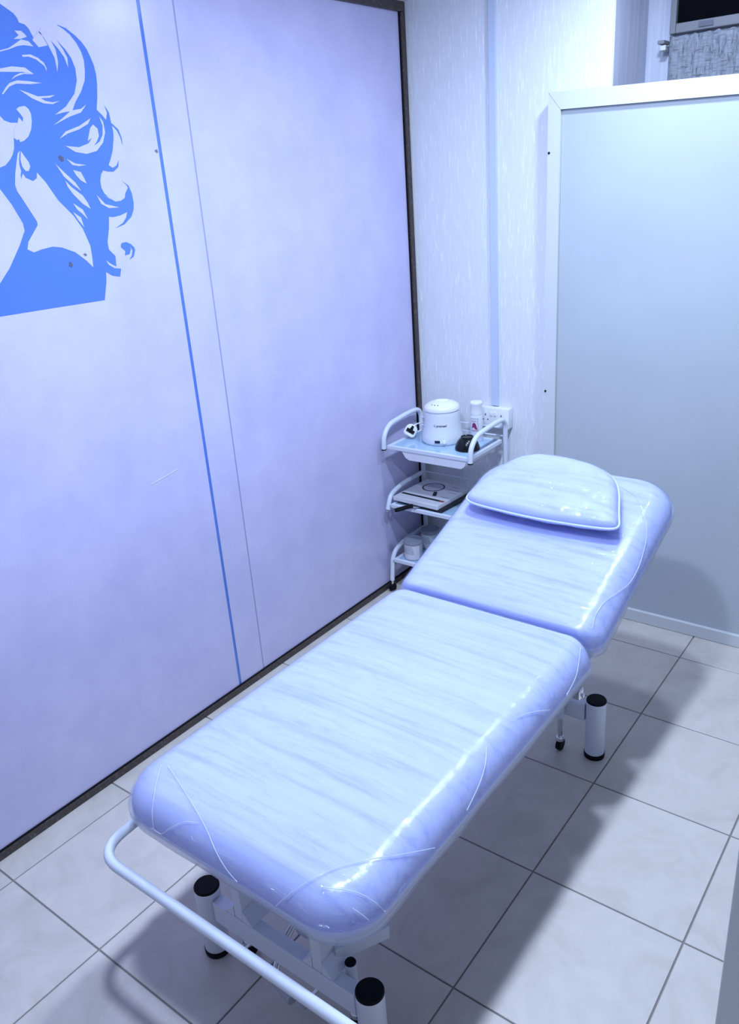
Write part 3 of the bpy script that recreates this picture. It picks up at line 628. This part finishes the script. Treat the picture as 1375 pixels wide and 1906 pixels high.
# pedals and levers of the castor lift
pd = bw('pedal', tube(nb(), fillet([(-.345, -1.80, .135), (-.345, -1.85, .105), (-.335, -1.89, .075), (-.312, -1.905, .06)], .02, 5), .0085, 12), 'chrome', smooth=True)
sub('pedal_roller', tube(nb(), [(-.325, -1.898, .056), (-.262, -1.912, .056)], .0135, 16), 'clear_grey', pd, smooth=True)
pd = bw('pedal', tube(nb(), [(-.205, -1.865, .1), (-.228, -1.905, .065)], .005, 10), 'chrome', smooth=True)
sub('pedal_roller', tube(nb(), [(-.224, -1.897, .07), (-.232, -1.913, .058)], .010, 14), 'clear_grey', pd, smooth=True)
pd = bw('pedal', tube(nb(), [(-.415, -1.862, .1), (-.452, -1.905, .055)], .0045, 10), 'chrome', smooth=True)
sub('pedal_roller', tube(nb(), [(-.44, -1.845, .05), (-.42, -1.835, .05)], .010, 14), 'red', pd, smooth=True)
bw('castor_lever', tube(nb(), fillet([(-.32, -1.70, .1), (-.30, -1.71, .135), (-.285, -1.72, .12)], .012, 4), .005, 8), 'chrome', smooth=True)
bw('film_tail', tube(nb(), fillet([(-.285, -1.955, .0045), (-.25, -1.96, .004), (-.21, -1.94, .004)], .02, 4), .0025, 6), 'film_edge', smooth=True)
bw('gap_light_block', bx(BX-.30, BX+.30, HINGE-.08, HINGE+.10, .4855, .4945, bev=.002), 'steel')  # added unseen plate that keeps light from leaking between the cushions
# hinge latch peeping out below the seat
lt = bw('hinge_latch', bx(BX+.300, BX+.326, HINGE-.075, HINGE-.05, .440, .470, bev=.003), 'chrome')
sub('latch_bolt', tube(nb(), [(BX+.32, HINGE-.063, .452), (BX+.332, HINGE-.063, .452)], .006, 10), 'chrome', lt, smooth=True)
tag(bed, 'white treatment bed with raised backrest, wrapped in clear plastic film', 'treatment bed')

# ------------------------------------------------------------------ pillow on the backrest
PFL = [(-.556, .385), (-.54, .362), (-.50, .352), (-.40, .345), (-.28, .341), (-.15, .348), (-.075, .356), (-.045, .366), (-.042, .385),
       (-.060, .425), (-.077, .47), (-.095, .52), (-.122, .572), (-.16, .606), (-.21, .628), (-.27, .64), (-.33, .645), (-.40, .644), (-.445, .635),
       (-.482, .606), (-.512, .56), (-.538, .505), (-.552, .445)]
def smooth_loop(P, it=3):
    for _ in range(it):
        Q = []
        for i in range(len(P)):
            a, c = Vector(P[i]), Vector(P[(i+1) % len(P)])
            Q += [a*.75+c*.25, a*.25+c*.75]
        P = Q
    return P
loop = smooth_loop(PFL, 2)
pc = Vector((-.30, .485))
MP = Matrix.Translation((0, HINGE+.002, TOPZ)) @ Matrix.Rotation(TILT, 4, 'X')
def prings(off=0.0):
    # (fraction of shrink towards the centre, height); underside rests at .006, seam at .042
    prof = [(.45, .0060), (.25, .0065), (.12, .012), (.05, .022), (.012, .034), (0, .042), (.008, .048), (.03, .056), (.07, .0625), (.14, .068), (.25, .072), (.42, .075), (.65, .077), (.85, .078)]
    rings = []
    for s, h in prof:
        ring = []
        for p in loop:
            q = p+(pc-p)*s
            # leading edge lifts off the slope a little
            lift = .012*max(0, (.43-p.y)/.09)
            wob = .0025*noise.noise(Vector((q.x*18, q.y*18, s*2)))*(1 if s > .01 else 0)
            nrm = (p-pc).normalized()*off
            ring.append(MP @ Vector((q.x+nrm.x, q.y+nrm.y, h+lift*(1-s)+wob+(off if h > .042 else -off))))
        rings.append(ring)
    return rings
plw = empty('pillow', (-.30, -.5, .77))
under(mesh_obj('pillow_body', loft(nb(), prings()), 'vinyl', smooth=True, angle=80), plw)
under(mesh_obj('plastic_wrap', loft(nb(), prings(.0022)[3:], cap0=False), 'pillow_film', smooth=True, angle=80), plw)
b = nb(); seam = prings(.0025)[5]
n_ = len(seam); sg = 8; rg = []
for i, p in enumerate(seam):
    t = (seam[(i+1) % n_]-seam[i-1]).normalized(); nn = (MP.to_3x3() @ Vector((0, 0, 1))); nn = (nn-t*nn.dot(t)).normalized(); bi = t.cross(nn)
    rg.append([b.verts.new(p+.0042*(math.cos(2*PI*k/sg)*nn+math.sin(2*PI*k/sg)*bi)) for k in range(sg)])
for i in range(n_):
    for k in range(sg): b.faces.new((rg[i][k], rg[i][(k+1) % sg], rg[(i+1) % n_][(k+1) % sg], rg[(i+1) % n_][k]))
under(mesh_obj('piping', b, 'piping', smooth=True, angle=80), plw)
tag(plw, 'white D-shaped head pillow with piping, wrapped in crinkled film, on the backrest', 'pillow')

# ------------------------------------------------------------------ trolley
TXL, TXR, TYF, TYR = -1.270, -.842, -.104, .190
tr = empty('trolley', ((TXL+TXR)/2, .05, 0))
def tw(n, b, m, **k): return under(mesh_obj(n, b, m, **k), tr)
def tsub(n, b, m, parent, **k):
    o = mesh_obj(n, b, m, **k); o.parent = parent; o.matrix_parent_inverse = (tr.matrix_basis @ parent.matrix_parent_inverse).inverted(); return o
TR = .0105
for x in (TXL, TXR):
    tw('side_frame', tube(nb(), fillet([(x, TYR, .055), (x, TYR, .797), (x, .09, .799), (x, -.055, .786), (x, -.100, .745), (x, TYF, .688)], [0, .055, .05, .05, .04, 0], 6), TR, 14), 'steel', smooth=True)
    tw('end_cap', tube(nb(), [(x, TYF, .6835), (x, TYF, .6878)], TR+.0006, 14), 'black', smooth=True)
    tw('side_arm', tube(nb(), fillet([(x, TYR-.011, .490), (x, .02, .490), (x, -.078, .468), (x, -.102, .405)], [0, .08, .06, 0], 6), TR, 14), 'steel', smooth=True)
    tw('end_cap', tube(nb(), [(x, -.102, .4005), (x, -.102, .4048)], TR+.0006, 14), 'chrome', smooth=True)
    tw('side_arm', tube(nb(), fillet([(x, TYR-.011, .214), (x, .02, .214), (x, -.085, .19), (x, -.102, .055)], [0, .08, .07, 0], 6), TR, 14), 'steel', smooth=True)
    for y in (TYR, -.102):
        cst = tw('castor', tube(nb(), [(x, y, .030), (x, y, .0545)], .0065, 10), 'chrome', smooth=True)
        tsub('castor_wheel', tube(nb(), [(x-.009, y, .019), (x+.009, y, .019)], .0185, 18), 'black', cst, smooth=True)
def shelf(z, bolt=True):
    # rim of four bars with a pale blue shelf plate let in
    x0, x1, y0, y1 = TXL+TR+.001, TXR-TR-.001, -.096, .182
    s = empty('shelf'); s.parent = tr; s.matrix_parent_inverse = tr.matrix_basis.inverted()
    def p(n, b, m):
        o = mesh_obj(n, b, m); o.parent = s; o.matrix_parent_inverse = tr.matrix_basis.inverted(); o.matrix_parent_inverse = Matrix(); return o
    p('shelf_rim', bx(x0, x1, y0, y0+.014, z-.013, z+.004, bev=.002), 'steel')
    p('shelf_rim', bx(x0, x1, y1-.014, y1, z-.013, z+.004, bev=.002), 'steel')
    p('shelf_rim', bx(x0, x0+.014, y0+.0142, y1-.0142, z-.013, z+.004, bev=.002), 'steel')
    p('shelf_rim', bx(x1-.014, x1, y0+.0142, y1-.0142, z-.013, z+.004, bev=.002), 'steel')
    p('shelf_plate', bx(x0+.0142, x1-.0142, y0+.0142, y1-.0142, z-.006, z), 'shelf_glass')
    for x, s_ in ((TXL, 1), (TXR, 1)):
        p('bolt', tube(nb(), [(x+TR, -.099, z-.004), (x+TR+.0025, -.099, z-.004)], .0035, 8), 'chrome')
    return s
ZT, ZM, ZB = .700, .428, .160
for z in (ZT, ZM, ZB): shelf(z)
# rear guard wires
for z in (.754, .718, .494):
    tw('guard_wire', tube(nb(), [(TXL+TR, TYR-.003, z), (TXR-TR, TYR-.003, z)], .0032, 8), 'steel', smooth=True)
# shallow plastic drawer under the top shelf
b = nb()
prism(b, [(-1.185, .6865), (-.866, .6865), (-.880, .660), (-.895, .651), (-1.150, .651), (-1.168, .660)], lambda u, v, t: Vector((u, t, v)), -.092, .165)
dr = tw('drawer', b, 'white_plastic')
tsub('drawer_slide', bx(-1.20, -.86, -.088, -.080, .6866, .6888), 'chrome', dr)
tag(tr, 'white tubular three-shelf salon trolley in the corner by the socket', 'trolley')

# ---- wax heater
HX, HY, HZ = -1.083, .075, ZT
ht = empty('wax_heater', (HX, HY, HZ))
def hw(n, b, m, **k): return under(mesh_obj(n, b, m, **k), ht)
BODY = [(0, .006), (.088, .006), (.090, .012), (.0885, .032), (.084, .048), (.0785, .078), (.0755, .110), (.0745, .134), (.0735, .138), (0, .138)]
hw('heater_base', lathe(nb(), [(0, .0003), (.083, .0003), (.086, .0055), (0, .0055)], 48, (HX, HY, HZ)), 'white_plastic', smooth=True)
hw('heater_body', lathe(nb(), BODY, 48, (HX, HY, HZ)), 'white_plastic', smooth=True)
lid = hw('lid', lathe(nb(), [(0, .1385), (.0725, .1385), (.0765, .142), (.0765, .150), (.073, .158), (.062, .167), (.044, .174), (.02, .178), (0, .179)], 48, (HX, HY, HZ)), 'white_bright', smooth=True)
fa = math.atan2(CAM.y-HY, CAM.x-HX)          # the heater's front looks towards the room
def rad_at(z):
    for (r0, z0), (r1, z1) in zip(BODY[1:], BODY[2:]):
        if z0 <= z <= z1 and z1 > z0: return r0+(r1-r0)*(z-z0)/(z1-z0)
    return .08
def on_body(s, z, off, a0=0.0):
    r = rad_at(z)+off; a = fa+a0+s/r
    return Vector((HX+r*math.cos(a), HY+r*math.sin(a), HZ+z))
def body_patch(poly, z0, off, a0=0.0, t=.0012, n=8):
    """polygon in (s, dz) split into vertical strips so it follows the body"""
    b = nb(); s0 = min(p[0] for p in poly); s1 = max(p[0] for p in poly)
    def span(s):
        zs_ = []
        for i in range(len(poly)):
            (xa, ya), (xb, yb) = poly[i], poly[(i+1) % len(poly)]
            if abs(xa-xb) < 1e-9:
                if abs(s-xa) < 1e-7: zs_ += [ya, yb]
            elif min(xa, xb)-1e-9 <= s <= max(xa, xb)+1e-9: zs_.append(ya+(yb-ya)*(s-xa)/(xb-xa))
        return (min(zs_), max(zs_))
    cols = []
    for k in range(n+1):
        s = s0+(s1-s0)*k/n; lo, hi = span(s)
        cols.append([b.verts.new(on_body(s, z0+q, off+o_, a0)) for q, o_ in ((lo, 0), (hi, 0), (hi, t), (lo, t))])
    for a, c in zip(cols, cols[1:]):
        for k in range(4):
            b.faces.new((a[k], a[(k+1) % 4], c[(k+1) % 4], c[k]))
    b.faces.new(cols[0]); b.faces.new(cols[-1][::-1])
    bmesh.ops.remove_doubles(b, verts=b.verts[:], dist=1e-6)
    return b
LEFT = -1  # along +s the angle grows (towards the right of the front)
arch = [(.030*math.cos(R(a)), .030*math.sin(R(a))) for a in range(0, 181, 15)]
pn = hw('control_panel', body_patch(arch, .014, .0002, -.12, .003, 12), 'white_plastic')
under(mesh_obj('display', body_patch([(-.013, 0), (.010, 0), (.010, .0105), (-.013, .0105)], .016, .0035, -.24), 'screen'), ht)
kp = on_body(.0, .020, .003, .06); kd = Vector((math.cos(fa+.06), math.sin(fa+.06), .12)).normalized()
hw('dial', tube(nb(), [kp, kp+kd*.006], [.0078, .0066], 20), 'white_bright', smooth=True)
# lettering and mark
cu = bpy.data.curves.new('lettering', 'FONT'); cu.body = 'promed'; cu.size = .0135; cu.align_x = 'LEFT'; cu.shear = .25; cu.offset = .0003
to = bpy.data.objects.new('lettering', cu); C.objects.link(to)
bpy.context.view_layer.update()
me = bpy.data.meshes.new_from_object(to.evaluated_get(bpy.context.evaluated_depsgraph_get()))
bpy.data.objects.remove(to, do_unlink=True)
for v_ in me.vertices:
    s_, z_ = v_.co.x, v_.co.y
    v_.co = on_body(s_-.014, .082+z_, .0006, -.16)
me.materials.clear(); me.materials.append(M['ink'])
lo = bpy.data.objects.new('lettering', me); C.objects.link(lo); under(lo, ht)
b = nb()
for k in range(8):
    a = 2*PI*k/8
    for s0_, s1_ in ((.0022, .0045),):
        pts = [on_body(-.021+s0_*math.cos(a), .0865+s0_*math.sin(a), .0008, -.16), on_body(-.021+s1_*math.cos(a), .0865+s1_*math.sin(a), .0008, -.16)]
        tube(b, pts, .0005, 5)
hw('sun_mark', b, 'ink')
for k, ds in enumerate((-.20, 0, .20)):
    b = nb()
    a = fa-.55+ds*1.3; r = .056; c = Vector((HX+r*math.cos(a), HY+r*math.sin(a), HZ+.1695)); nrm = Vector((.45*math.cos(a), .45*math.sin(a), .9)).normalized()
    hw('vent_hole', tube(b, [c-nrm*.001, c+nrm*.0007], .0026, 8), 'ink')
b = nb(); bmesh.ops.create_uvsphere(b, u_segments=20, v_segments=10, radius=1.0)
bmesh.ops.transform(b, matrix=Matrix.Translation((HX, HY, HZ+.177)) @ Matrix.Rotation(fa+PI/2, 4, 'Z') @ Matrix.Diagonal((.032, .011, .007, 1)), verts=b.verts[:])
hw('lid_grip', b, 'white_bright', smooth=True)
tag(ht, 'round white wax heater with domed lid on the top trolley shelf', 'wax heater')
# ---- mains plug with coiled flex
pg = empty('mains_plug', (-1.232, .03, ZT))
def gwp(n, b, m, **k): return under(mesh_obj(n, b, m, **k), pg)
pc_ = Vector((-1.221, .036, ZT+.0385))
pm = Matrix.Translation(pc_) @ Vector((.50, -.78, .38)).to_track_quat('Z', 'Y').to_matrix().to_4x4() @ Matrix.Rotation(R(-32), 4, 'Z') @ Matrix.Scale(1.12, 4)
b = nb(); loft(b, [[pm @ Vector((x, y, z)) for x, y in [(p[0], p[1]-.024) for p in outline(.048, .024, .012, .020, d, n=4, ne=3)]] for d, z in ((.004, -.014), (0, -.010), (0, .003), (.003, .006))])
gwp('plug_body', b, 'white_bright', smooth=True)
gwp('pin_shroud', box(nb(), -.006, .006, -.011, .010, .0062, .0085, mtx=pm), 'black')
gwp('plug_pin', box(nb(), -.0045, .0045, .006, .018, .0087, .0125, mtx=pm), 'black')
gwp('plug_pin', box(nb(), -.0165, -.0062, -.010, .003, .0062, .0115, mtx=pm), 'black')
gwp('plug_pin', box(nb(), .0062, .0165, -.010, .003, .0062, .0115, mtx=pm), 'black')
b = nb()
path = [pm @ Vector((.0, .022, -.004)), (-1.209, .070, .762), (-1.200, .10, .760), (-1.19, .12, .748)]
for k in range(34):
    a = k*.55; path.append((-1.202+.016*math.cos(a)*(1+.15*math.sin(k)), .125+.024*math.sin(a), .7425-.0011*k))
tube(b, fillet(path, .03, 3), .0030, 8); gwp('flex', b, 'white_bright', smooth=True)
tag(pg, 'white three-pin plug with coiled white cable beside the wax heater', 'plug')
# ---- white bottle with a rose label
bt = empty('bottle', (-.951, .137, ZT))
def btw(n, b, m, **k): return under(mesh_obj(n, b, m, **k), bt)
cB = (-.951, .137, ZT)
btw('bottle_body', lathe(nb(), [(0, .0003), (.0255, .0003), (.027, .003), (.027, .110), (.0255, .114), (0, .114)], 32, cB), 'white_plastic', smooth=True)
btw('bottle_cap', lathe(nb(), [(0, .1143), (.0245, .1143), (.0255, .118), (.0255, .125), (.0245, .158), (.0265, .162), (.0265, .168), (.024, .171), (0, .172)], 32, cB), 'white_bright', smooth=True)
ba = math.atan2(CAM.y-cB[1], CAM.x-cB[0])-.28
def on_bot(s, z, off):
    a = ba+s/.027; r = .027+off; return Vector((cB[0]+r*math.cos(a), cB[1]+r*math.sin(a), ZT+z))
def bot_patch(poly, off, n=10):
    b = nb(); zz = [p[1] for p in poly]; s0 = min(p[0] for p in poly); s1 = max(p[0] for p in poly); cols = []
    for k in range(n+1):
        s = s0+(s1-s0)*min(max(k/n, .02), .98); v_ = []
        for i in range(len(poly)):
            (xa, ya), (xb, yb) = poly[i], poly[(i+1) % len(poly)]
            if (xa-s)*(xb-s) <= 0 and abs(xa-xb) > 1e-9: v_.append(ya+(yb-ya)*(s-xa)/(xb-xa))
        cols.append([b.verts.new(on_bot(s, q, off+o_)) for q, o_ in ((min(v_), 0), (max(v_), 0), (max(v_), .0003), (min(v_), .0003))])
    for a, c in zip(cols, cols[1:]):
        for k in range(4): b.faces.new((a[k], a[(k+1) % 4], c[(k+1) % 4], c[k]))
    return b
lb = btw('label_border', bot_patch([(-.019, .048), (.016, .048), (.016, .104), (-.019, .104)], .0002), 'teal_ink')
btw('label', bot_patch([(-.0180, .049), (.015, .049), (.015, .103), (-.0180, .103)], .0006), 'paper')
btw('label_picture', bot_patch([(-.014, .060), (-.004, .066), (.004, .056), (.012, .055), (.008, .066), (.005, .078), (-.001, .086), (-.009, .082), (-.010, .072)], .0010), 'rose_ink')
btw('label_picture', bot_patch([(-.017, .0500), (.014, .0500), (.014, .054), (-.017, .054)], .0010), 'pink_ink')
btw('label_picture', bot_patch([(-.014, .090), (.006, .090), (.006, .0935), (-.014, .0935)], .0010), 'pink_ink')
tag(bt, 'white bottle with a rose picture label in front of the wall socket', 'bottle')
# ---- black bowl upside down
bo = mesh_obj('bowl', lathe(nb(), [(.050, .0004), (.052, .004), (.0495, .016), (.043, .032), (.033, .045), (.027, .049), (.027, .054), (.025, .0555), (.022, .052), (0, .052)], 36, (0, 0, 0)), 'black_gloss', smooth=True, angle=30)
bo.location = (-.927, .018, ZT)
tag(bo, 'black bowl turned upside down on the top trolley shelf', 'bowl')

# ---- middle shelf: dark booklet, white box with printed hand mirror, black-handled tool, nozzle bottle
bk_ = mesh_obj('booklet', bx(-.118, .118, -.112, .118, .0003, .011, bev=.001), 'ink')
bk_.location = (-1.112, .040, ZM+.0045); bk_.rotation_euler = (0, 0, R(-5)); tag(bk_, 'thin dark booklet lying under the white box on the middle shelf', 'booklet')
wbx = empty('printed_box', (-1.131, .046, ZM+.0158)); wbx.rotation_euler = (0, 0, R(-3))
def wx_(n, b, m, **k): o = mesh_obj(n, b, m, **k); o.parent = wbx; return o
wx_('box_body', bx(-.120, .120, -.128, .128, .0002, .0185, bev=.0015), 'paper')
b = nb(); N = 48; a_ = []; c_ = []
for k in range(N):
    th = 2*PI*k/N; a_.append((.052*math.cos(th), .052*math.sin(th))); c_.append((.0455*math.cos(th), .0455*math.sin(th)))
mo = Vector((-.028, .052, 0))
va_ = [b.verts.new((p[0]+mo.x, p[1]+mo.y, .0188)) for p in a_]; vc_ = [b.verts.new((p[0]+mo.x, p[1]+mo.y, .0188)) for p in c_]
for k in range(N): b.faces.new((va_[k], va_[(k+1) % N], vc_[(k+1) % N], vc_[k]))
wx_('mirror_print', b, 'ink')
b = nb(); b.faces.new([b.verts.new((p[0]+mo.x, p[1]+mo.y, .0187)) for p in c_]); wx_('mirror_print', b, 'grey_paper')
b = nb(); b.faces.new([b.verts.new(p) for p in ((.005, .008, .0188), (.020, .014, .0188), (.046, -.032, .0188), (.030, -.040, .0188))]); wx_('handle_print', b, 'ink')
b = nb(); b.faces.new([b.verts.new(p) for p in ((-.112, -.080, .0188), (.095, -.080, .0188), (.095, -.064, .0188), (-.112, -.064, .0188))]); wx_('stripe_print', b, 'ink')
b = nb(); b.faces.new([b.verts.new(p) for p in ((.0955, -.080, .0188), (.116, -.080, .0188), (.116, -.064, .0188), (.0955, -.064, .0188))]); wx_('stripe_print', b, 'red_ink')
b = nb()
for y, x0, x1 in ((.06, .05, .10), (.03, .06, .112), (.09, .04, .08), (-.03, .07, .11)):
    b.faces.new([b.verts.new(p) for p in ((x0, y, .0188), (x1, y, .0188), (x1, y+.004, .0188), (x0, y+.004, .0188))])
wx_('text_print', b, 'grey_ink')
tag(wbx, 'flat white box printed with a round mirror on the middle trolley shelf', 'box')
tl = empty('spatula', (-1.165, -.10, ZM+.004))
def tlw(n, b, m, **k): return under(mesh_obj(n, b, m, **k), tl)
mtl = Matrix.Translation((-1.148, -.104, ZM+.0125)) @ Matrix.Rotation(R(-118), 4, 'Z') @ Matrix.Rotation(R(2), 4, 'Y')
b = nb(); loft(b, [[mtl @ Vector((x, .0125*sy_*math.cos(th), .0085*math.sin(th)+.004)) for th in [2*PI*k/12 for k in range(12)]] for x, sy_ in ((-.012, .55), (-.008, .8), (.0, .95), (.05, 1.0), (.062, .95), (.070, .7), (.073, .3))])
tlw('handle', b, 'black', smooth=True)
b = nb(); box(b, -.055, -.010, -.020, .020, -.0035, -.0018, mtx=mtl); tlw('blade', b, 'chrome')
tag(tl, 'black-handled metal tool sticking out over the middle shelf edge', 'tool')
nz = empty('nozzle_bottle', (-.920, .125, ZM))
def nzw(n, b, m, **k): return under(mesh_obj(n, b, m, **k), nz)
cN = (-.920, .125, ZM)
nzw('bottle_body', lathe(nb(), [(0, .0003), (.023, .0003), (.025, .004), (.025, .095), (.020, .108), (.011, .112), (0, .112)], 28, cN), 'clear_tip', smooth=True)
nzw('nozzle', lathe(nb(), [(0, .1123), (.012, .1123), (.012, .124), (.007, .130), (.0045, .150), (.003, .163), (0, .164)], 20, cN), 'clear_tip', smooth=True)
tag(nz, 'clear bottle with pointed nozzle half hidden behind the pillow', 'bottle')

# ---- jars on the bottom shelf
def jar(loc, label, h=.076, r=.043):
    j = empty('wax_jar', loc)
    def jw(n, b, m, **k): o = mesh_obj(n, b, m, **k); o.parent = j; return o
    jw('jar_body', lathe(nb(), [(0, .0003), (r*.93, .0003), (r*.96, .003), (r*.98, h-.016), (0, h-.016)], 36), 'clear_grey', smooth=True)
    jw('jar_lid', lathe(nb(), [(0, h-.0157), (r, h-.0157), (r*1.03, h-.013), (r*1.03, h-.003), (r, h), (r*.93, h), (r*.90, h-.003), (0, h-.003)], 36), 'lid_grey', smooth=True)
    b = nb(); cols = []; aa = math.atan2(CAM.y-loc[1], CAM.x-loc[0])-.35
    for k in range(15):
        a = aa-1.0+k*2.0/14; rr_ = r*.985+.0004
        cols.append([b.verts.new((rr_*math.cos(a), rr_*math.sin(a), z)) for z in (.004, h-.019)])
    for a, c in zip(cols, cols[1:]): b.faces.new((a[0], c[0], c[1], a[1]))
    jw('jar_label', b, 'paper')
    b = nb(); rq = random.Random(3)
    for z in [h-.026-.0055*i for i in range(7)]:
        a = aa-.9
        while a < aa+.2:
            da = rq.uniform(.08, .25); rr_ = r*.985+.0009
            p = [b.verts.new((rr_*math.cos(t), rr_*math.sin(t), zz)) for t, zz in ((a, z), (a+da, z), (a+da, z+.0026), (a, z+.0026))]
            b.faces.new(p); a += da+.06
    jw('label_print', b, 'grey_ink')
    tag(j, label, 'jar', 'jars on the bottom trolley shelf'); return j
jar((-1.193, -.030, ZB), 'lidded jar with white label near the front of the bottom shelf', h=.090)
jar((-1.190, .105, ZB), 'grey lidded jar at the back of the bottom trolley shelf', h=.090)
